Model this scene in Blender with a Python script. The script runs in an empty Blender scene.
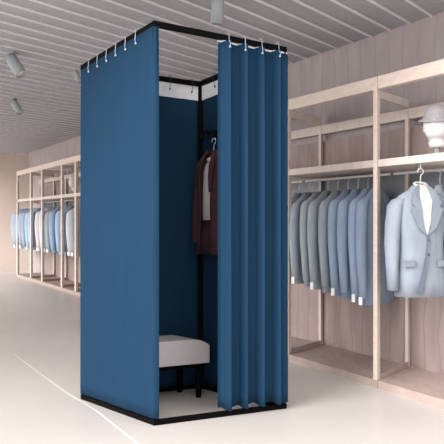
import bpy, bmesh, math, random
from mathutils import Vector, Matrix
random.seed(7)
S = bpy.context.scene
COL = S.collection
F = 800.0; H = 220.0; EYE = 1.06; CX = 222.0      # focal length and horizon for the 444 px frame, eye height (m)

# ---------------------------------------------------------------- survey helpers
def ground(x, y):                       # a spot on the floor, measured from the photograph
    d = F*EYE/(y-H); return Vector(((x-CX)/F*d, d, 0))
def zat(y, dist): return EYE + (H-y)/F*dist

# ---------------------------------------------------------------- materials
def lin(c):
    return tuple(((v/255)/12.92 if v/255 <= .04045 else ((v/255+.055)/1.055)**2.4) for v in c)+(1,)
def mat(name, c, rough=.8, c2=None, scale=30, stretch=(1,1,1), metal=0, bump=0, sheen=0, detail=3, coat=0, spec=None):
    m = bpy.data.materials.new(name); m.use_nodes = True
    nt = m.node_tree; b = nt.nodes['Principled BSDF']
    b.inputs['Roughness'].default_value = rough; b.inputs['Metallic'].default_value = metal
    b.inputs['Base Color'].default_value = lin(c)
    if spec is not None: b.inputs['Specular IOR Level'].default_value = spec
    if sheen: b.inputs['Sheen Weight'].default_value = sheen
    if coat: b.inputs['Coat Weight'].default_value = coat; b.inputs['Coat Roughness'].default_value = .15
    if c2 is None: c2 = tuple(max(0, v-6) for v in c)
    tc = nt.nodes.new('ShaderNodeTexCoord'); mp = nt.nodes.new('ShaderNodeMapping')
    mp.inputs['Scale'].default_value = stretch
    no = nt.nodes.new('ShaderNodeTexNoise'); no.inputs['Scale'].default_value = scale; no.inputs['Detail'].default_value = detail
    rp = nt.nodes.new('ShaderNodeValToRGB'); rp.color_ramp.elements[0].position = .3; rp.color_ramp.elements[1].position = .7
    rp.color_ramp.elements[0].color = lin(c2); rp.color_ramp.elements[1].color = lin(c)
    L = nt.links.new
    L(tc.outputs['Object'], mp.inputs['Vector']); L(mp.outputs[0], no.inputs['Vector'])
    L(no.outputs['Fac'], rp.inputs['Fac']); L(rp.outputs[0], b.inputs['Base Color'])
    if bump:
        bp = nt.nodes.new('ShaderNodeBump'); bp.inputs['Strength'].default_value = bump; bp.inputs['Distance'].default_value = .01
        L(no.outputs['Fac'], bp.inputs['Height']); L(bp.outputs[0], b.inputs['Normal'])
    return m
def planks(name, c, c2, gap, width, axis, rough=.7):
    """vertical boards with wavy grain; axis = unit vector across the boards (world)"""
    m = mat(name, c, rough, c2, 7, (1, 1, .35), detail=5)
    nt = m.node_tree; L = nt.links.new; b = nt.nodes['Principled BSDF']
    tc = [n for n in nt.nodes if n.type == 'TEX_COORD'][0]; rp = [n for n in nt.nodes if n.type == 'VALTORGB'][0]
    dt = nt.nodes.new('ShaderNodeVectorMath'); dt.operation = 'DOT_PRODUCT'; dt.inputs[1].default_value = axis
    L(tc.outputs['Object'], dt.inputs[0])
    n2 = nt.nodes.new('ShaderNodeTexNoise'); n2.inputs['Scale'].default_value = 2.2; n2.inputs['Detail'].default_value = 1
    L(tc.outputs['Object'], n2.inputs['Vector'])
    ma = nt.nodes.new('ShaderNodeMath'); ma.operation = 'MULTIPLY_ADD'; ma.inputs[1].default_value = .14
    L(n2.outputs['Fac'], ma.inputs[0]); L(dt.outputs['Value'], ma.inputs[2])
    dv = nt.nodes.new('ShaderNodeMath'); dv.operation = 'DIVIDE'; dv.inputs[1].default_value = width; L(ma.outputs[0], dv.inputs[0])
    fr = nt.nodes.new('ShaderNodeMath'); fr.operation = 'FRACT'; L(dv.outputs[0], fr.inputs[0])
    r2 = nt.nodes.new('ShaderNodeValToRGB'); e = r2.color_ramp.elements
    e[0].position = 0; e[0].color = (1,1,1,1); e[1].position = .16; e[1].color = (0,0,0,1)
    L(fr.outputs[0], r2.inputs['Fac'])
    mx = nt.nodes.new('ShaderNodeMixRGB'); L(r2.outputs[0], mx.inputs['Fac']); L(rp.outputs[0], mx.inputs[1]); mx.inputs[2].default_value = lin(gap)
    L(mx.outputs[0], b.inputs['Base Color'])
    return m

M = dict(  # shop background colours are paled: the washed-out haze is put into them
 blue   = mat('blue_curtain_cloth', (25,52,75), .9, (23,49,71), 60, (1,1,.05), spec=.08),
 white_tape = mat('white_curtain_tape', (205,205,210), .8),
 black  = mat('black_powder_coat', (9,8,9), .6, (7,6,7), 40, spec=.04),
 hook   = mat('pale_plastic_hook', (170,178,192), .4),
 dark_hook = mat('dark_metal_hook', (16,15,18), .4),
 cushion= mat('grey_mauve_upholstery', (196,187,189), .9, (186,177,180), 160, bump=.1),
 maroon = mat('maroon_wool', (62,32,36), .95, (50,25,30), 90, bump=.1),
 ivory  = mat('ivory_cotton', (190,184,180), .9),
 wood   = mat('pale_hazed_wood', (216,199,188), .7, (203,186,175), 9, (1,1,4)),  # paleness is haze mixed into the wood colour
 shelfwood = mat('pale_shelf_wood', (208,194,185), .7, (196,181,173), 9, (3,3,1)),
 deck   = mat('taupe_deck_wood', (174,155,147), .65, (160,141,134), 8, (2,.6,1)),
 gap_shade = mat('dark_gap_shade', (92,100,112), .9),
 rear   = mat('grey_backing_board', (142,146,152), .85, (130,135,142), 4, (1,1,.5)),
 ceil   = mat('grey_ceiling_felt', (170,170,175), .95, (160,160,165), 26, (1,1,1), detail=5),
 batten = mat('pale_ceiling_batten', (226,224,226), .6),
 rod    = mat('pale_metal_rod', (214,208,205), .35, metal=.2),
 hanger = mat('cream_wooden_hanger', (226,220,210), .5),
 grey_suit = mat('slate_grey_wool', (162,171,178), .95, (146,156,164), 14, (1,1,.3), detail=4),
 blue_suit = mat('dusty_blue_wool', (156,172,195), .95, (140,157,181), 14, (1,1,.3), detail=4),
 navy_suit = mat('denim_blue_wool', (140,156,178), .95, (125,141,165), 14, (1,1,.3), detail=4),
 pale_suit = mat('silver_grey_wool', (134,142,152), .95, (123,131,142), 16, (1,1,.4), detail=4),
 sky_suit  = mat('pale_blue_wool', (168,190,212), .95, (152,176,200), 14, (1,1,.3)),
 cream_suit= mat('off_white_wool', (206,204,206), .95, (194,193,197), 14, (1,1,.3)),
 lapel  = mat('satin_grey_lapel', (120,128,139), .8),
 button = mat('grey_horn_button', (92,98,108), .4),
 tag    = mat('white_card', (245,245,245), .6),
 head   = mat('white_mannequin_plastic', (212,210,210), .45),
 hat    = mat('grey_felt', (146,141,143), .95, (137,132,134), 60),
 band   = mat('dark_grey_ribbon', (140,136,138), .8),
 spot   = mat('grey_spotlight_enamel', (150,155,160), .45),
 lens   = mat('frosted_spotlight_glass', (215,218,220), .3),
 plaster= mat('beige_grey_plaster', (180,164,154), .9, (170,155,146), 1.2),
)

# floor: pale polished stone
def floor_mat():
    m = mat('pale_polished_stone', (202,195,190), .32, (190,182,177), .55, (1,1,1), detail=4, spec=.35)
    return m
M['floor'] = floor_mat()
M['vein'] = mat('white_stone_vein', (232,230,228), .4)

# ---------------------------------------------------------------- mesh helpers
def obj(name, bm, m, parent=None, smooth=False, loc=None):
    me = bpy.data.meshes.new(name); bm.normal_update(); bm.to_mesh(me); bm.free()
    for mm in (m if isinstance(m, (list, tuple)) else [m]): me.materials.append(mm)
    if smooth:
        for p in me.polygons: p.use_smooth = True
    o = bpy.data.objects.new(name, me); COL.objects.link(o)
    if parent: o.parent = parent
    if loc is not None: o.location = loc
    return o
def bevel(o, w, seg=2):
    md = o.modifiers.new('bevel', 'BEVEL'); md.width = w; md.segments = seg; md.limit_method = 'ANGLE'
    return o
def thing(name, label, cat, loc=(0,0,0), rz=0, group=None):
    o = bpy.data.objects.new(name, None); COL.objects.link(o); o.empty_display_size = .1
    o.location = loc; o.rotation_euler = (0,0,rz); o['label'] = label; o['category'] = cat
    if group: o['group'] = group
    return o
def tag(o, label, cat, group=None):
    o['label'] = label; o['category'] = cat
    if group: o['group'] = group
    return o
def struct(name, bm, m, smooth=False):
    o = obj(name, bm, m, None, smooth); o['kind'] = 'structure'; return o
def hexa(bm, c):                          # eight corners: bottom 4 then top 4
    v = [bm.verts.new(p) for p in c]
    for f in ((3,2,1,0),(4,5,6,7),(0,1,5,4),(1,2,6,5),(2,3,7,6),(3,0,4,7)): bm.faces.new([v[i] for i in f])
def box(bm, x0,x1,y0,y1,z0,z1, fn=lambda p: p):
    hexa(bm, [fn(Vector(p)) for p in ((x0,y0,z0),(x1,y0,z0),(x1,y1,z0),(x0,y1,z0),(x0,y0,z1),(x1,y0,z1),(x1,y1,z1),(x0,y1,z1))])
def bar(bm, a, b, w, h):                  # rectangular tube between two points
    a, b = Vector(a), Vector(b); d = (b-a).normalized()
    s = d.cross(Vector((0,0,1)))
    s = Vector((1,0,0)) if s.length < 1e-3 else s.normalized()
    u = s.cross(d).normalized(); s = s*w/2; u = u*h/2
    hexa(bm, [a-s-u, a+s-u, b+s-u, b-s-u, a-s+u, a+s+u, b+s+u, b-s+u])
def tube(bm, pts, r, n=8, cap=True):
    pts = [Vector(p) for p in pts]; rs = r if isinstance(r, (list,tuple)) else [r]*len(pts)
    rings = []; ref = None
    for i, p in enumerate(pts):
        d = (pts[min(i+1,len(pts)-1)]-pts[max(i-1,0)]).normalized()
        if ref is None: ref = d.orthogonal().normalized()
        ref = (ref-d*ref.dot(d)).normalized(); s = d.cross(ref)
        rings.append([bm.verts.new(p+(ref*math.cos(2*math.pi*k/n)+s*math.sin(2*math.pi*k/n))*rs[i]) for k in range(n)])
    for a, b in zip(rings, rings[1:]):
        for k in range(n): bm.faces.new((a[k], a[(k+1)%n], b[(k+1)%n], b[k]))
    if cap: bm.faces.new(rings[0][::-1]); bm.faces.new(rings[-1])
def loft(bm, rings, cap=True):
    vs = [[bm.verts.new(p) for p in r] for r in rings]; n = len(vs[0])
    for a, b in zip(vs, vs[1:]):
        for k in range(n): bm.faces.new((a[k], a[(k+1)%n], b[(k+1)%n], b[k]))
    if cap: bm.faces.new(vs[0][::-1]); bm.faces.new(vs[-1])
def lathe(bm, prof, n=24, c=(0,0,0), tilt=None):
    rings = []
    for r, z in prof:
        rg = []
        for k in range(n):
            p = Vector((r*math.cos(2*math.pi*k/n), r*math.sin(2*math.pi*k/n), z))
            if tilt is not None: p = tilt @ p
            rg.append(p+Vector(c))
        rings.append(rg)
    loft(bm, rings)
def copy_tree(o, parent=None):
    c = o.copy(); COL.objects.link(c)
    if parent: c.parent = parent
    for ch in list(o.children): copy_tree(ch, c)
    return c

# ---------------------------------------------------------------- the room's lines
P0 = ground(441, 408); P1 = ground(14, 276)
D = (P1-P0).normalized()                              # along the wardrobe wall, going away
W = Vector((755-CX, F, 0)).normalized()               # into the wardrobe, along the ceiling battens
DEPTH = .60
CEIL = EYE*2.3
LEN = (P1-P0).length
def R(s, t, z): return P0 + D*s + W*t + Vector((0,0,z))
def s_of(x, t=0):                                     # where along the wardrobe a pixel column falls
    u = (x-CX)/F; q = P0 + W*t
    return (u*q.y-q.x)/(D.x-u*D.y)
def rbox(bm, s0,s1,t0,t1,z0,z1): box(bm, s0,s1,t0,t1,z0,z1, lambda p: R(p.x,p.y,p.z))

FAR = F*EYE/51.5                                      # far wall distance
bm = bmesh.new(); box(bm, -12, 9, -1.5, FAR+.2, -.1, 0); struct('floor', bm, M['floor'])
wall_a = R(-5, DEPTH+.02, 0); sEnd = (FAR-(P0+W*(DEPTH+.02)).y)/D.y
bm = bmesh.new(); rbox(bm, -3.2, sEnd+.2, DEPTH+.03, DEPTH+.13, 0, CEIL); 
ax = tuple(D)
M['wallwood'] = planks('grey_brown_wall_boards', (172,160,158), (158,148,149), (154,144,145), .17, ax)
M['lowwood'] = planks('taupe_board_panel', (164,144,138), (140,124,121), (132,118,117), .15, ax)
struct('wall_right', bm, M['wallwood'])
bm = bmesh.new(); box(bm, -12, R(sEnd,DEPTH+.1,0).x+.1, FAR, FAR+.12, 0, CEIL); struct('wall_far', bm, M['plaster'])
# ceiling with its battens, clipped against the two walls
bm = bmesh.new()
wl1 = R(sEnd+.2, DEPTH+.10, CEIL)
wl0 = R((3.7-(P0+W*DEPTH).y)/D.y, DEPTH+.10, CEIL)
poly = [Vector((-6,3.7,CEIL)), Vector((wl0.x,3.7,CEIL)), wl1, Vector((-6,FAR,CEIL))]
lo = [bm.verts.new(p) for p in poly]; hi = [bm.verts.new(p+Vector((0,0,.1))) for p in poly]
bm.faces.new(lo[::-1]); bm.faces.new(hi)
for i in range(4): bm.faces.new((lo[i], lo[(i+1)%4], hi[(i+1)%4], hi[i]))
struct('ceiling', bm, M['ceil'])
N = Vector((W.y, -W.x, 0))                            # across the battens
def clip(k):                                          # batten line N.p = k inside the room
    ts = []
    n = len(poly)
    for i in range(n):
        a, b = poly[i], poly[(i+1)%n]; da, db = a.dot(N)-k, b.dot(N)-k
        if da*db < 0: p = a+(b-a)*(da/(da-db)); ts.append(p.dot(W))
    return (min(ts), max(ts)) if len(ts) >= 2 else None
q = Vector(((3.6-CX)/F, 1, 0))*(F*(CEIL-EYE)/208.0)
k0 = q.dot(N)
bm = bmesh.new()
SP = .1835*EYE
for i in range(-110, 80):
    k = k0 + i*SP; c = clip(k)
    if not c or c[1]-c[0] < .1: continue
    a = N*k + W*c[0]; b = N*k + W*c[1]
    a.z = b.z = CEIL-.006
    bar(bm, a, b, .014, .011)
struct('trim_1', bm, M['batten'])
# vein in the stone floor
bm = bmesh.new()
vp = [ground(x,y) for x,y in ((14,354),(27,364),(40.5,374),(52,382.5),(64,391),(75,398),(83,402.5),(98,412),(111,422.5),(133,440),(150,455))]
wd = [.003,.007,.006,.008,.007,.009,.006,.007,.006,.006,.004]
prev = None
for i, p in enumerate(vp):
    d = (vp[min(i+1,10)]-vp[max(i-1,0)]).normalized(); s = Vector((-d.y, d.x, 0))*wd[i]
    cur = [bm.verts.new(p-s+Vector((0,0,.0006))), bm.verts.new(p+s+Vector((0,0,.0006)))]
    if prev: bm.faces.new((prev[0], cur[0], cur[1], prev[1]))
    prev = cur
struct('trim_2', bm, M['vein'])

# ---------------------------------------------------------------- wardrobe bays
ZS0, ZS1 = 1.395, 1.44          # shelf
ZB0, ZB1 = 1.885, 1.965         # top beam
def bay(s0, s1, label, end=False, pw=.042, peg=None):
    """s0 = nearer end, s1 = farther end (its own post stands at s0)"""
    t = thing('open_wardrobe', label, 'wardrobe', R(s0, 0, 0), 0, 'open wardrobe bays along the wall')
    inv = Matrix.Translation(-R(s0,0,0))
    def part(name, bm, m):
        bm.transform(inv); return obj(name, bm, m, t)
    g = .002; a, b = s0+g, s1-g
    bm = bmesh.new(); rbox(bm, a, b, 0, DEPTH, 0, .05); part('base', bm, M['deck'])
    bm = bmesh.new(); rbox(bm, a, b, 0, .05, ZB0, ZB1); part('top_beam', bm, M['wood'])
    bm = bmesh.new(); rbox(bm, a, b, DEPTH-.05, DEPTH-.015, ZB0-.13, ZB0-.06); part('rear_beam', bm, M['shelfwood'])
    bm = bmesh.new(); rbox(bm, a+pw, b, 0, DEPTH-.02, ZS0, ZS1); part('shelf', bm, M['shelfwood'])
    bm = bmesh.new(); rbox(bm, a, b, DEPTH-.015, DEPTH, .05, .60); part('lower_back_panel', bm, M['lowwood'])
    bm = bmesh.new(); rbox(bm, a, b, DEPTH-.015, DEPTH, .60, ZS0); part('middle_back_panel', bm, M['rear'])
    bm = bmesh.new(); rbox(bm, a, b, DEPTH-.012, DEPTH, ZS1, ZS1+.26); part('upper_back_panel', bm, M['lowwood'])
    bm = bmesh.new(); rbox(bm, a, a+pw, 0, .045, .05, ZB0); part('post', bm, M['wood'])
    bm = bmesh.new(); rbox(bm, a, a+pw*.8, DEPTH-.06, DEPTH-.016, .05, ZB0-.13); part('post', bm, M['shelfwood'])
    bm = bmesh.new(); rbox(bm, a, a+pw*.8, .045, DEPTH-.06, .05, .085); part('side_rail', bm, M['deck'])
    bm = bmesh.new(); rbox(bm, a, a+pw*.8, .045, DEPTH-.05, ZB0-.05, ZB0); part('side_rail', bm, M['shelfwood'])
    if end:
        bm = bmesh.new(); rbox(bm, b-pw, b, 0, .045, .05, ZB0); part('post', bm, M['wood'])
    bm = bmesh.new(); tube(bm, [R(a+pw, .28, 1.365), R(b-(pw if end else 0), .28, 1.365)], .0095, 10)
    part('hanging_rod', bm, M['rod'])
    if peg is not None:
        p = R(peg, .06, 0)
        bm = bmesh.new(); tube(bm, [p+Vector((0,0,ZS0)), p+Vector((0,0,1.368)), p+D*.012+Vector((0,0,1.360)), p+D*.02+Vector((0,0,1.370))], .005, 8)
        part('peg', bm, M['hook'])
    return t
S2 = s_of(377.5); S1 = s_of(288.5)
bw = S1-S2
cuts = [S2-bw*1.05, S2, S1]
sL = [s_of(x) for x in (76, 62, 42.2, 31, 16.5)]
nmid = 5
for i in range(1, nmid): cuts.append(S1+(sL[0]-S1)*i/nmid)
labels = ['pale wood open wardrobe bay at the right edge holding the silver grey jacket',
 'pale wood open wardrobe bay right of the booth with nine blue and grey jackets']
ordn = ['nearest','second','third','fourth','farthest']
cuts += sL
labels += ['pale wood wardrobe bay hidden behind the booth, %s of those behind it' % ordn[i] for i in range(nmid)]
labels += ['pale wood wardrobe bay meeting the booth\'s left edge, bare white mannequin head on its shelf',
 'wide pale wood wardrobe bay on the left holding the off white jacket',
 'narrow pale wood wardrobe bay on the left with two pale blue jackets',
 'leftmost pale wood wardrobe bay beside the plain far wall']
for i in range(len(cuts)-1): bay(cuts[i], cuts[i+1], labels[i], end=(i==len(cuts)-2), pw=.08 if i > 6 else .042, peg=s_of(420.5,.06) if i == 0 else None)

# ---------------------------------------------------------------- jackets
def se(a, b, z, cx=0, cy=0, n=20, e=2.4):
    out = []
    for k in range(n):
        th = 2*math.pi*k/n; c, s = math.cos(th), math.sin(th)
        out.append(Vector((cx+a*math.copysign(abs(c)**(2/e), c), cy+b*math.copysign(abs(s)**(2/e), s), z)))
    return out
def jacket_parts(root, hw, L, m, ml, detail=True, tagside=None, front_open=True, folds=0.006):
    """z=0 at hook top; shoulders near -.15; hem at -L. front faces -Y"""
    bm = bmesh.new(); zs = -.155; rings = []
    spec = [(0.0,.34,.30),(.04,.50,.42),(.07,.72,.62),(.10,.90,.78),(.15,.97,.98),(.25,.95,1.1),(.38,.90,1.12),(.52,.86,1.02),(.68,.90,1.05),(.84,.96,1.1),(1.0,1.0,1.15)]
    for f, a, b in spec:
        z = zs+.05 - f*(L+zs+.05) 
        rg = se(hw*a*.94, .075*b, z, n=28)
        for k, p in enumerate(rg):
            p.y += folds*math.sin(k*1.9+f*2)*min(1, f*2)
        rings.append(rg)
    loft(bm, rings); body = obj('body', bm, m, root, True)
    for sx in (-1, 1):
        bm = bmesh.new(); rings = []
        for f, r, ox, oy in ((0,.030,-.06,0),(.04,.052,-.02,0),(.1,.060,0,0),(.3,.058,.016,0),(.5,.054,.026,-.008),(.52,.055,.026,-.01),(.75,.046,.030,-.022),(1,.040,.030,-.035)):
            z = zs-.012 - f*(L*.93+zs)
            rings.append([p for p in se(r*.78, r, z, sx*(hw*.93+ox), oy, 14, 2)][::1])
        loft(bm, rings); sl = obj('sleeve', bm, m, root, True)
        if detail:
            for q in range(3):
                bm = bmesh.new(); z = zs-.012-(L*.93+zs)*(.88+.035*q)
                bm2 = bmesh.ops.create_uvsphere(bm, u_segments=8, v_segments=6, radius=.005, matrix=Matrix.Translation((sx*(hw*.93+.058), -.02, z)))
                obj('button', bm, M['button'], sl, True)
    yb = -.088
    if front_open:
        zv = -L*.52                                    # bottom of the V
        for sx in (-1, 1):
            bm = bmesh.new()
            o_ = [(.030,zs+.055,-.030),(.070,zs+.012,-.058),(.095,zs-.055,-.086),(.075,zs-.075,-.090),(.098,zs-.09,-.092),(.055,zs-.20,-.096),(.006,zv,-.092),(.002,zv,-.088)]
            i_ = [(.022,zs+.045,-.030),(.034,zs-.01,-.058),(.036,zs-.055,-.084),(.034,zs-.075,-.088),(.032,zs-.09,-.088),(.018,zs-.20,-.092),(.000,zv,-.090),(.000,zv-.004,-.086)]
            va = [bm.verts.new((sx*x, y, z)) for x,z,y in o_]; vb = [bm.verts.new((sx*x, y-.002, z)) for x,z,y in i_]
            for i in range(7): bm.faces.new((va[i], va[i+1], vb[i+1], vb[i]))
            l = obj('lapel', bm, ml, root)
            md = l.modifiers.new('solid', 'SOLIDIFY'); md.thickness = .008; md.offset = 0
        for q in range(2):
            bm = bmesh.new(); bmesh.ops.create_uvsphere(bm, u_segments=10, v_segments=6, radius=.008, matrix=Matrix.Translation((.012, -.088, zv-.03-.085*q)))
            obj('button', bm, M['button'], root, True)
        if detail:
            for sx in (-1, 1):
                bm = bmesh.new(); box(bm, sx*.11-.04, sx*.11+.04, -.088, -.078, -L*.74-.018, -L*.74+.018)
                obj('pocket_flap', bm, ml, root)
    if tagside:
        bm = bmesh.new(); x = -hw*.93-.066; z = -L*.93-.014
        box(bm, x-.002, x+.002, -.035-.019, -.035+.019, z-.038, z+.014)
        obj('price_tag', bm, M['tag'], root)
def hanger_thing(loc, rz, hw, label, group, m=None):
    t = thing('clothes_hanger', label, 'hanger', loc, rz, group)
    bm = bmesh.new()
    pts = [(0, -.018, -.002+.0)]
    r = .018
    pts = [(r*math.sin(a), 0, -.004-r+r*math.cos(a)) for a in [math.radians(v) for v in range(-110, 181, 25)]]
    pts += [(0, 0, -.055), (0, 0, -.125)]
    tube(bm, pts, .0028, 6); obj('hook', bm, M['rod'], t, True)
    bm = bmesh.new()
    tube(bm, [(-hw*.72,0,-.200),(-hw*.4,0,-.155),(0,0,-.122),(hw*.4,0,-.155),(hw*.72,0,-.200)], [.006,.009,.011,.009,.006], 8)
    obj('shoulder_bar', bm, m or M['hanger'], t, True)
    return t
ZR = 1.365+.0095+.006
protos = {}
def jacket(s, key, label, hlabel, rz, group, hgroup, L=.74, hw=.205, tg=None, t=.28, detail=False, name='suit_jacket', cat='jacket', ml='lapel', drop=0, thick=1):
    k = (key, L, hw, tg, detail)
    loc = R(s, t, ZR-drop)
    if k in protos:
        o = copy_tree(protos[k]); o['label'] = label; o['group'] = group
    else:
        o = thing(name, label, cat, (0,0,0), 0, group)
        jacket_parts(o, hw, L, M[key], M[ml], detail, tg)
        protos[k] = o
    o.location = loc; o.rotation_euler = (0,0,rz); o.scale = (1, thick, 1)
    if hlabel: hanger_thing(loc, rz, hw, hlabel, hgroup)
    return o
aW = math.atan2(W.y, W.x)                               # local +X along W: shoulders across the rod
G1 = 'suit jackets on the rod right of the booth'; HG1 = 'hangers on the rod right of the booth'
xs = [(299,'grey_suit'),(309,'grey_suit'),(319,'grey_suit'),(328,'grey_suit'),(338,'grey_suit'),(348,'blue_suit'),(358,'blue_suit'),(368,'blue_suit'),(376.5,'navy_suit')]
names = {'grey_suit':'slate grey','blue_suit':'dusty blue','navy_suit':'denim blue'}
ordw = ['first','second','third','fourth','fifth','sixth','seventh','eighth','ninth']
for i, (x, k) in enumerate(xs):
    rz = aW+math.radians(random.uniform(-2.5, 2.5))-math.radians(3)
    z = -.70-.0*i
    tg = i in (0,1,3,5,7,8)
    jacket(s_of(x, .28), k, '%s suit jacket, %s from the booth on the rod right of it' % (names[k], ordw[i]),
           'hanger holding the %s jacket from the booth on the right' % ordw[i], rz, G1, HG1, L=.79+.012*i, hw=.21, tg=tg, thick=.66)
# jacket in the right-hand bay, turned to the front
s = s_of(420.5, .06)
b0 = jacket(s, 'pale_suit', 'large silver grey two-button suit jacket facing out at the right edge', 'pale hanger with round hook above the large silver grey jacket',
       math.radians(10), 'jackets in the right-edge wardrobe bay', 'hangers in the right-edge wardrobe bay', L=.76, hw=.168, t=.06, detail=True, drop=.012)
bm = bmesh.new(); va = []  # dark strip laid on the body as the shaded gap between the fronts
for i in range(9):
    f = i/8; z = -.76*.52-.005-f*(.76-.76*.52-.03); x = .004-.012*math.sin(f*math.pi*.5)-.03*f*f; w_ = .004+.022*f*f
    va.append((bm.verts.new((x-w_, -.0905-.004*math.sin(f*3), z)), bm.verts.new((x+.003, -.0915-.004*math.sin(f*3), z))))
for a_, b_ in zip(va, va[1:]): bm.faces.new((a_[0], a_[1], b_[1], b_[0]))
o = obj('front_opening', bm, M['gap_shade'], b0); md = o.modifiers.new('solid','SOLIDIFY'); md.thickness = .012; o['label'] = 'dark strip standing in for shade in the open front'
for i, x in enumerate((440,)):
    jacket(s_of(x,.34), 'grey_suit', ['slate grey jacket peeking out behind the large silver grey jacket','slate grey jacket cut off by the right edge of the photo'][i],
        ['hanger just right of the pale round hook','hanger of the jacket at the right edge'][i], aW+math.radians(4), 'jackets in the right-edge wardrobe bay', 'hangers in the right-edge wardrobe bay', L=.78, hw=.15, t=.34)
# left bays
G2 = 'suit jackets in the left wardrobe bays'; HG2 = 'hangers in the left wardrobe bays'
left = [(22,'grey_suit','leftmost slate jacket beside the far wall',0),(24.5,'grey_suit','second slate jacket from the far wall',1),(27,'blue_suit','dusty blue jacket third from the far wall',0),(29.5,'blue_suit','dusty blue jacket fourth from the far wall, just left of a post',1),(32,'grey_suit','slate jacket fifth from the far wall behind the post',0),
 (37,'sky_suit','left one of two pale blue jackets in the narrow left bay',1),(40,'sky_suit','right one of two pale blue jackets in the narrow left bay',0),
 (47,'cream_suit','only off white suit jacket in the left wardrobe bays',1),(50.5,'cream_suit','off white jacket half covered by its dusty blue neighbour',0),(54,'blue_suit','dusty blue jacket right of the off white jackets',1),(57.5,'grey_suit','slate jacket second right of the off white jackets',1),(61,'blue_suit','dusty blue jacket hanging against the right post of the wide left bay',0),
 (69,'sky_suit','pale blue jacket under the bare mannequin head',0),(73,'sky_suit','pale blue jacket second right of the wide left bay',1),(80,'cream_suit','off white jacket nearest the left edge of the booth',1),(84,'grey_suit','slate jacket half hidden by the left edge of the booth',1)]
left[7] = (47,'cream_suit','off white suit jacket hanging in front in the wide left bay',1)
for i, (x, k, lab, tg) in enumerate(left):
    jacket(s_of(x,.28), k, lab, 'hanger of the '+lab, aW+math.radians(random.uniform(-5,5)), G2, HG2, L=.85, hw=.215, tg=bool(tg))

# ---------------------------------------------------------------- mannequin heads
def mannequin(loc, rz, label, hat):
    t = thing('mannequin_head', label, 'mannequin head', loc, rz)
    bm = bmesh.new()
    lathe(bm, [(.001,0),(.055,0),(.055,.012),(.016,.02),(.014,.06),(.001,.062)], 20); obj('stand', bm, M['hat'] if hat else M['head'], t, True)
    bm = bmesh.new(); rings = []
    for z, a, b, cy in ((.05,.045,.04,.01),(.075,.052,.05,.01),(.095,.045,.047,.006),(.105,.050,.060,-.006),(.12,.060,.078,-.010),(.15,.072,.092,-.008),(.185,.078,.098,-.002),(.22,.076,.098,.004),(.25,.066,.088,.008),(.275,.045,.062,.01),(.288,.012,.016,.01)):
        rg = se(a, b, z, 0, cy, 24, 2.1)
        for p in rg:
            if abs(p.x) < .022 and p.y < 0:
                if .13 < z < .19: p.y -= .014*(1-abs(p.x)/.022)*(1.0 if z < .16 else .7)     # nose
        rings.append(rg)
    loft(bm, rings); hd = obj('head', bm, M['head'], t, True)
    for sx in (-1,1):
        bm = bmesh.new(); bmesh.ops.create_uvsphere(bm, u_segments=10, v_segments=8, radius=1, matrix=Matrix.Translation((sx*.077,.01,.17)) @ Matrix.Diagonal((.008,.018,.03,1)))
        obj('ear', bm, M['head'], hd, True)
    if hat:
        h = thing('fedora', 'grey felt fedora on the white mannequin head at the right edge', 'hat', Vector(loc)+Vector((0,0,.198)), rz)
        bm = bmesh.new()
        rings = []
        for r, z in ((.079,.0),(.105,-.012),(.116,-.010),(.115,-.004),(.09,.008),(.086,.014)):
            rings.append([Vector((r*math.cos(a)*.94, r*math.sin(a)*1.1, z+.016*abs(math.cos(a))**2)) for a in [2*math.pi*k/28 for k in range(28)]])
        loft(bm, rings, cap=False); obj('brim', bm, M['hat'], h, True)
        bm = bmesh.new(); rings = []
        for r, z in ((.089,.008),(.084,.035),(.074,.065),(.058,.090),(.038,.103),(.01,.096)):
            rings.append([Vector((r*math.cos(a)*.94, r*math.sin(a)*1.1, z-.0*math.cos(a))) for a in [2*math.pi*k/28 for k in range(28)]])
        loft(bm, rings); cr = obj('crown', bm, M['hat'], h, True)
        bm = bmesh.new(); rings = []
        for r, z in ((.0905,.009),(.0895,.030)):
            rings.append([Vector((r*math.cos(a)*.94, r*math.sin(a)*1.1, z)) for a in [2*math.pi*k/28 for k in range(28)]])
        loft(bm, rings, cap=False); obj('hat_band', bm, M['band'], h, True)
    return t
s = s_of(437,.16); mannequin(R(s, .16, ZS1), math.radians(-28), 'white mannequin head wearing a grey fedora on the shelf at right edge', True)
s = s_of(74.5,.15); mannequin(R(s, .15, ZS1), math.radians(-20), 'bare white mannequin head on the shelf left of the booth', False)

# ---------------------------------------------------------------- changing booth
cF, cL, cR, cB = ground(154,426), ground(80.5,399), ground(287,408.5), ground(201,387)
def top(c, y): return zat(y, c.y)
tF, tL, tR, tB = top(cF,20), top(cL,65.5), top(cR,47), top(cB,82.5)
cen = (cF+cL+cR+cB)/4
RT = .030
def inset(c, d): return c+(cen-c).normalized()*d
iF, iL, iR, iB = (inset(c, .02) for c in (cF,cL,cR,cB))
fr = thing('changing_booth_frame', 'tall black metal frame of the fitting booth standing on the pale floor', 'booth frame', cen)
inv = Matrix.Translation(-cen)
def fpart(name, bm, m=M['black']):
    bm.transform(inv); o = obj(name, bm, m, fr); bevel(o, .002); return o
cor = [(iF,tF),(iL,tL),(iB,tB),(iR,tR)]
for i in range(4):
    (a, za), (b, zb) = cor[i], cor[(i+1)%4]
    d = (b-a).normalized()*.014
    bm = bmesh.new(); bar(bm, a-d+Vector((0,0,za-RT/2)), b+d+Vector((0,0,zb-RT/2)), .028, RT); fpart('top_rail', bm)
    bm = bmesh.new(); bar(bm, a-d+Vector((0,0,.0135)), b+d+Vector((0,0,.0135)), .028, .027); fpart('bottom_rail', bm)
for c, z in cor:
    bm = bmesh.new(); dd = cen-c; p = c
    bar(bm, p+Vector((0,0,.027)), p+Vector((0,0,z-RT)), .026, .026); fpart('post', bm)

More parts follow.
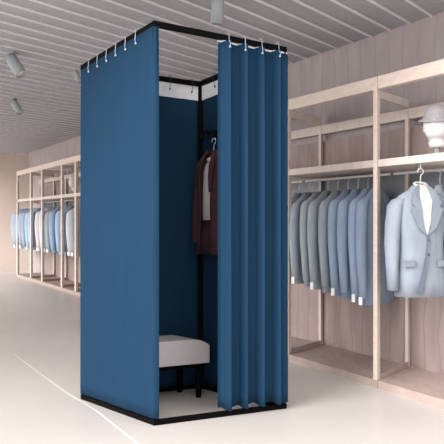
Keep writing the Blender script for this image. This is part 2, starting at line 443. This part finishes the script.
def curtain(label, pts, ztops, wave, hooks, inner, tape_h=.09, scallop=0, zb=.036, tape_off=.006, blue=M['blue'], hook_out=1, normals=None):
    """pts: plan polyline (dense), ztops: rail underside height along it, wave(u)->offset towards outside"""
    c0 = pts[0]; t = thing('booth_curtain', label, 'curtain', (c0.x, c0.y, zb), 0, 'blue curtains of the booth')
    org = Vector((c0.x, c0.y, zb))
    n = len(pts); cum = [0]
    for a, b in zip(pts, pts[1:]): cum.append(cum[-1]+(b-a).length)
    def outn(i):
        if normals: return normals[i]
        d = (pts[min(i+1,n-1)]-pts[max(i-1,0)]).normalized(); q = Vector((d.y,-d.x,0))
        return q if q.dot(pts[i]-cen) > 0 else -q
    hs = [h*cum[-1] for h in hooks]
    def ztop(i):
        z = ztops[i]
        if scallop:
            dmin = min(abs(cum[i]-h) for h in hs); z -= scallop*min(1, dmin/.03)
        return z
    bm = bmesh.new(); rows = []
    NZ = 30
    for j in range(NZ+1):
        row = []
        for i in range(n):
            zt = ztop(i); zb_i = zb + (.022*max(0, .6-(wave(cum[i],0)+.024)/.058) if scallop else 0); z = zb_i+(zt-zb_i)*j/NZ
            amp = 1-.15*(j/NZ)**6
            row.append(bm.verts.new(pts[i]+outn(i)*wave(cum[i], j/NZ)*amp+Vector((0,0,z))-org))
        rows.append(row)
    for a, b in zip(rows, rows[1:]):
        for i in range(n-1): bm.faces.new((a[i], a[i+1], b[i+1], b[i]))
    o = obj('cloth', bm, blue, t, True)
    md = o.modifiers.new('solid', 'SOLIDIFY'); md.thickness = .003; md.offset = 0
    # white heading tape on the inner side
    bm = bmesh.new(); pr = None
    for i in range(n):
        off = -outn(i)*tape_off + outn(i)*min(wave(cum[i],1)*.85, 99 if inner else 0)
        p = pts[i]+off-org
        cur = [bm.verts.new(p+Vector((0,0,ztops[i]-tape_h))), bm.verts.new(p+Vector((0,0,ztops[i]-.001)))]
        if pr: bm.faces.new((pr[0], cur[0], cur[1], pr[1]))
        pr = cur
    o = obj('heading_tape', bm, M['white_tape'], t)
    o['label'] = 'white heading tape'
    md = o.modifiers.new('solid', 'SOLIDIFY'); md.thickness = .002; md.offset = 0
    for h in hs:
        i = min(range(n), key=lambda k: abs(cum[k]-h)); q = outn(i)
        base = pts[i]-org; zt = ztops[i]
        sgn = 1 if hook_out > 0 else -1
        w = wave(cum[i],1)*.85
        bm = bmesh.new()
        off = q*sgn
        pp = [base-off*.016+Vector((0,0,zt+.012)), base-off*.010+Vector((0,0,zt+RT+.008)), base+off*.004+Vector((0,0,zt+RT+.014)),
              base+off*.021+Vector((0,0,zt+RT+.003)), base+off*.023+Vector((0,0,zt)), base+off*(max(w*sgn,0)+.012)+Vector((0,0,zt-.022)), base+off*(max(w*sgn,0)+.008)+Vector((0,0,zt-.04))]
        tube(bm, pp, .0017, 6)
        bmesh.ops.create_uvsphere(bm, u_segments=8, v_segments=6, radius=.006, matrix=Matrix.Translation(pp[-1]))
        obj('hook', bm, M['hook'] if sgn > 0 else M['dark_hook'], t, True)
    return t
def line(a, b, za, zb_, n):
    return [a+(b-a)*i/n for i in range(n+1)], [za+(zb_-za)*i/n-RT for i in range(n+1)]
def off(c, d): return c+(c-cen).normalized()*d
# left curtain, with its return round the front corner
oF, oL, oR, oB = cF, cL, cR, cB
dFR = (iR-iF).normalized(); dFL = (iL-iF).normalized()
pts, zt = line(iL, iF, tL, tF, 60)
nL = len(pts)
extra = [iF+dFR*(.028*k/4) for k in range(1,5)]
pts2 = []
out_l = Vector((-dFL.y*-1, -dFL.x, 0)); 
qn = Vector((dFL.y,-dFL.x,0)); qn = qn if qn.dot(iF-cen) > 0 else -qn
qf = Vector((dFR.y,-dFR.x,0)); qf = qf if qf.dot(iF-cen) > 0 else -qf
pts = [p+qn*.002 for p in pts]
nrm = [qn]*len(pts)
for k in range(1, 8):
    a_ = k/8*math.pi/2
    nrm.append((qn*math.cos(a_)+qf*math.sin(a_)).normalized()); pts.append(pts[-1]+dFR*.0004-qn*.0002); zt.append(zt[-1])
for k in range(1, 5):
    nrm.append(qf); pts.append(pts[-1]+dFR*.003); zt.append(zt[-1])
pts[0:0] = [pts[0]-dFL*-.0-qn*.0]
nrm[0:0] = [qn]; zt[0:0] = [zt[0]]
pts[0] = pts[0]+dFL*.003
Lt = (iF-iL).length
def wl(c, v): return .0155+.0022*math.sin(c*16+.8)*(1-v*.6)+.0012*math.sin(c*41)*(1-v)
hooks = []
tot = Lt+.027
for x in (93,101.7,110,120,130,140.5):
    u = (x-CX)/F; a = iL; dd = (iF-iL); tt = (u*a.y-a.x)/(dd.x-u*dd.y); hooks.append(tt*Lt/tot)
curtain('smooth blue curtain covering the whole left side of the booth', pts, zt, wl, hooks, True, normals=nrm)
# front curtain drawn to the right
def tx(x, a, b):
    u = (x-CX)/F; d = b-a; return (u*a.y-a.x)/(d.x-u*d.y)
t0 = tx(219.5, cF, cR)
a = iF+(iR-iF)*t0; za = tF+(tR-tF)*t0
pts, zt = line(a+qf*.016, iR+qf*.016+dFR*.015, za, tR, 150)
Lc = (pts[-1]-pts[0]).length
hk = [(tx(x, a+qf*.012, iR+qf*.012)) for x in (226.5, 242, 258.5, 274.5)]
per = (hk[3]-hk[0])/3*Lc; h0 = hk[0]*Lc
def wf(c, v):
    ph = ((c-h0)/per) % 1.0
    sh = .5+.5*math.cos(2*math.pi*(ph-.08) + .8*math.sin(2*math.pi*ph))
    drift = .004*math.sin(c*23+v*3.1)
    e_ = min(1, max(0, (c-(Lc-.055))/.02)); o_ = -.024+.058*sh + drift*(1-v); return o_*(1-e_)+max(o_, .006)*e_ if c > Lc-.055 else o_
curtain('pleated blue curtain drawn to the right across the booth front', pts, zt, wf, hk, False, tape_h=.028, scallop=.013, tape_off=.004)
# rear curtains
def wb(c, v): return .006+.0012*math.sin(c*14)
pts, zt = line(iL, iB-(iB-iL).normalized()*.010, tL, tB, 30)
hb = [tx(x, iL, iB) for x in (110, 140, 169.5, 193.5)]
curtain('blue rear curtain inside the booth behind the bench', pts, zt, wb, hb, True, tape_off=.0045, hook_out=-1, zb=.028)
pts, zt = line(iB+(iR-iB).normalized()*.010, iR-(iR-iB).normalized()*.02, tB, tR, 30)
hb = [tx(x, iB, iR) for x in (216.5, 240, 262)]
curtain('narrow strip of blue curtain behind the maroon coat, on the booth\'s right side', pts, zt, wb, hb, True, tape_off=.0045, hook_out=-1, zb=.028)

# bench
dB = (cR-cF).normalized(); dD = (cL-cF).normalized()
Pb = Vector((-.072, 4.79, 0))
bt = thing('upholstered_bench', 'small grey mauve padded bench with black legs inside the booth', 'bench', Pb)
def bp(x, y, z): return -dB*x + dD*y + Vector((0,0,z))
z0, z1 = .205, .352; Lb, Db = .56, .25
prof = [(0,z0),(0,z1-.045),(.006,z1-.034),(.03,z1-.020),(.06,z1-.008),(.10,z1-.001),(.16,z1),(Lb-.16,z1),(Lb-.10,z1-.001),(Lb-.06,z1-.008),(Lb-.03,z1-.020),(Lb-.006,z1-.034),(Lb,z1-.045),(Lb,z0)]
bm = bmesh.new(); loft(bm, [[bp(x, y, z) for x, z in prof] for y in (0, Db)])
o = obj('cushion', bm, M['cushion'], bt); bevel(o, .006, 3)
bm = bmesh.new(); hexa(bm, [bp(.02,.01,z0-.022), bp(Lb-.02,.01,z0-.022), bp(Lb-.02,Db-.01,z0-.022), bp(.02,Db-.01,z0-.022), bp(.02,.01,z0), bp(Lb-.02,.01,z0), bp(Lb-.02,Db-.01,z0), bp(.02,Db-.01,z0)])
obj('seat_frame', bm, M['black'], bt)
for x in (.06, Lb-.06):
    for y in (.025, Db-.03):
        bm = bmesh.new(); p = bp(x,y,0); tube(bm, [p, p+Vector((0,0,.05)), p+Vector((0,0,z0-.02))], [.015,.018,.021], 12); obj('leg', bm, M['black'], bt, True)

# coat rail, hanger, shirt and coat
dBR = (iR-iB).normalized(); nin = Vector((dBR.y,-dBR.x,0)); nin = nin if nin.dot(cen-iB) > 0 else -nin
Lbr = (iR-iB).length
cr = thing('coat_hook_rail', 'thin black hook rail on the right side inside the booth', 'coat rack', iB+Vector((0,0,1.60)))
bm = bmesh.new(); bar(bm, dBR*.012+nin*.006, dBR*(Lbr-.02)+nin*.006, .012, .03); obj('bar', bm, M['dark_hook'], cr)
for k in range(6):
    bm = bmesh.new(); p = dBR*(.08+.115*k)+nin*.010
    tube(bm, [p+Vector((0,0,.012)), p+nin*.012+Vector((0,0,.014)), p+nin*.028+Vector((0,0,.030))], .005, 8)
    tube(bm, [p+Vector((0,0,-.005)), p+nin*.02+Vector((0,0,-.030)), p+nin*.045+Vector((0,0,-.032)), p+nin*.052+Vector((0,0,-.012))], .005, 8)
    obj('hook', bm, M['dark_hook'], cr, True)
kk = .195
hl = iB+dBR*kk+nin*.055
hz = 1.555
loc = iB+dBR*.25+nin*.10; loc.z = hz
rz = math.atan2(dBR.y, dBR.x)
hanger_thing(loc, rz, .125, 'cream hanger holding the maroon coat inside the booth', None)
ct = thing('coat', 'maroon wool coat hanging open over a white shirt in the booth', 'coat', loc, rz)
def coat(root, hw, L, m):
    zs = -.11
    # two fronts and a back as one open shell (C-shaped section), so the shirt shows
    bm = bmesh.new(); rows = []
    spec = [(0,.36,.34,.7),(.05,.70,.6,.55),(.11,.93,.85,.45),(.25,.97,1.05,.38),(.5,.93,1.1,.34),(.75,.97,1.15,.38),(1,1.02,1.2,.42)]
    n = 26
    for f, a, b, g in spec:
        z = zs+.03-f*(L+zs+.03); row = []
        for k in range(n+1):
            th = -math.pi/2+g+(2*math.pi-2*g)*k/n
            x = hw*a*.95*math.copysign(abs(math.cos(th))**.85, math.cos(th)); y = .062*b*math.copysign(abs(math.sin(th))**.85, math.sin(th))
            y += .004*math.sin(k*1.7+f*3)
            row.append(bm.verts.new((x, y, z)))
        rows.append(row)
    for a, b in zip(rows, rows[1:]):
        for i in range(n): bm.faces.new((a[i], a[i+1], b[i+1], b[i]))
    o = obj('body', bm, m, root, True); md = o.modifiers.new('solid','SOLIDIFY'); md.thickness = .006
    for sx in (-1, 1):
        bm = bmesh.new(); rings = []
        for f, r, ox, oy in ((0,.025,-.05,0),(.05,.042,-.014,0),(.12,.048,0,0),(.35,.045,.012,0),(.52,.042,.016,-.008),(.76,.038,.018,-.02),(1,.034,.016,-.03)):
            z = zs-.012-f*(L*.88+zs); rings.append(se(r*.8, r, z, sx*(hw*.92+ox), oy, 14, 2))
        loft(bm, rings); obj('sleeve', bm, m, root, True)
        bm = bmesh.new()
        o_ = [(.030,zs+.03,-.020),(.062,zs-.01,-.044),(.080,zs-.06,-.064),(.074,zs-.13,-.072),(.050,zs-.22,-.072)]
        i_ = [(.022,zs+.03,-.022),(.032,zs-.02,-.048),(.038,zs-.06,-.068),(.038,zs-.13,-.074),(.042,zs-.22,-.074)]
        va = [bm.verts.new((sx*x, y, z)) for x,z,y in o_]; vb = [bm.verts.new((sx*x, y-.002, z)) for x,z,y in i_]
        for i in range(4): bm.faces.new((va[i], va[i+1], vb[i+1], vb[i]))
        l = obj('lapel', bm, m, root); md = l.modifiers.new('solid','SOLIDIFY'); md.thickness = .006; md.offset = 0
coat(ct, .118, .70, M['maroon'])
sh = thing('shirt', 'ivory white shirt showing between the open fronts of the maroon coat', 'shirt', loc, rz)
bm = bmesh.new(); rings = []
for f, a, b in ((0,.34,.4),(.10,.60,.7),(.22,.74,.95),(.5,.76,1.1),(1,.78,1.1)):
    rings.append(se(.118*a*.9, .044*b, -.125-f*.37, 0, 0, 20))
loft(bm, rings); obj('body', bm, M['ivory'], sh, True)
bm = bmesh.new(); tube(bm, [Vector((.042*math.cos(a), .032*math.sin(a), -.125+.012*math.sin(a))) for a in [2*math.pi*k/16 for k in range(17)]], .008, 8, False)
obj('collar', bm, M['ivory'], sh, True)
# shirt inside the silver grey jacket: collar and front above the buttons
s2 = thing('dress_shirt', 'white shirt collar inside the large silver grey jacket', 'shirt', b0.location, b0.rotation_euler.z)
bm = bmesh.new()
v = [bm.verts.new(p) for p in ((-.028,-.030,-.105),(.028,-.030,-.105),(.036,-.084,-.20),(.020,-.094,-.33),(.002,-.091,-.40),(-.002,-.091,-.40),(-.020,-.094,-.33),(-.036,-.084,-.20))]
bm.faces.new((v[0],v[7],v[2],v[1])); bm.faces.new((v[7],v[6],v[3],v[2])); bm.faces.new((v[6],v[5],v[4],v[3]))
o = obj('shirt_front', bm, M['ivory'], s2); md = o.modifiers.new('solid','SOLIDIFY'); md.thickness = .004
bm = bmesh.new(); tube(bm, [Vector((.036*math.cos(a), .03*math.sin(a), -.098+.012*math.sin(a))) for a in [2*math.pi*k/16 for k in range(17)]], .009, 8, False)
obj('collar', bm, M['ivory'], s2, True)

# ---------------------------------------------------------------- ceiling spotlights
def spotlight(x, y, dist_y, label, size, yaw, pitch, power=12):
    d = F*(CEIL-EYE)/(H-dist_y); p = Vector(((x-CX)/F*d, d, CEIL))
    t = thing('ceiling_spotlight', label, 'spotlight', p, yaw, 'track spotlights on the ceiling')
    bm = bmesh.new(); lathe(bm, [(.001,0),(.035*size,0),(.035*size,-.012),(.001,-.012)], 20); obj('mounting_plate', bm, M['spot'], t, True)
    bm = bmesh.new(); tube(bm, [(0,0,-.01),(0,0,-.05*size)], .007, 8); obj('arm', bm, M['spot'], t)
    Rm = Matrix.Rotation(pitch, 4, 'X')
    c = Vector((0,0,-.05*size))
    bm = bmesh.new(); lathe(bm, [(.030*size,.03*size),(.040*size,.015*size),(.042*size,-.15*size),(.038*size,-.152*size),(.036*size,-.135*size)], 24, c, Rm.to_3x3()); obj('lamp_body', bm, M['spot'], t, True)
    bm = bmesh.new(); lathe(bm, [(.001,-.134*size),(.036*size,-.136*size),(.036*size,-.140*size),(.001,-.142*size)], 24, c, Rm.to_3x3()); obj('lens', bm, M['lens'], t, True)
    ld = bpy.data.lights.new('spot', 'SPOT'); ld.energy = power; ld.spot_size = math.radians(80); ld.spot_blend = 1; ld.color = (1,.93,.86); ld.shadow_soft_size = .06
    lo_ = bpy.data.objects.new('spot_lamp', ld); COL.objects.link(lo_); lo_.parent = t
    lo_.location = c + Rm.to_3x3() @ Vector((0,0,-.17*size)); lo_.rotation_euler = (pitch,0,0)
    return t
spotlight(11.5, 0, 52, 'larger grey spotlight at the upper left edge of the ceiling', 1.15, math.radians(-120), math.radians(38))
spotlight(14, 0, 98, 'smaller grey spotlight farther back on the left of the ceiling', 1.0, math.radians(-120), math.radians(38))
spotlight(75.5, 0, 69, 'slim grey spotlight seen beside the booth\'s left top corner', .62, math.radians(-120), math.radians(30))
spotlight(218, 0, -8, 'grey spotlight directly above the booth front rail', .95, math.radians(20), math.radians(8), 8)

# ---------------------------------------------------------------- light
w = bpy.data.worlds.new('World'); S.world = w; w.use_nodes = True
bg = w.node_tree.nodes['Background']; bg.inputs[0].default_value = (1,.985,.97,1); bg.inputs[1].default_value = 2.9
def sun(e, rot, ang, col=(1,1,1)):
    ld = bpy.data.lights.new('sun', 'SUN'); ld.energy = e; ld.angle = math.radians(ang); ld.color = col
    o = bpy.data.objects.new('daylight', ld); COL.objects.link(o)
    o.rotation_euler = Vector(rot).to_track_quat('-Z','Y').to_euler(); return o
sun(4.2, (.70, .68, -.45), 35)

cam = bpy.data.cameras.new('camera'); co = bpy.data.objects.new('camera', cam); COL.objects.link(co)
cam.sensor_width = 36; cam.lens = F/444*36; cam.shift_y = -(222-H)/444; cam.clip_end = 100
co.location = (0,0,EYE); co.rotation_euler = (math.pi/2,0,0); S.camera = co
S.view_settings.view_transform = 'Standard'; S.view_settings.look = 'None'; S.view_settings.gamma = 1
S.view_settings.exposure = 0.0; S.view_settings.use_curve_mapping = False
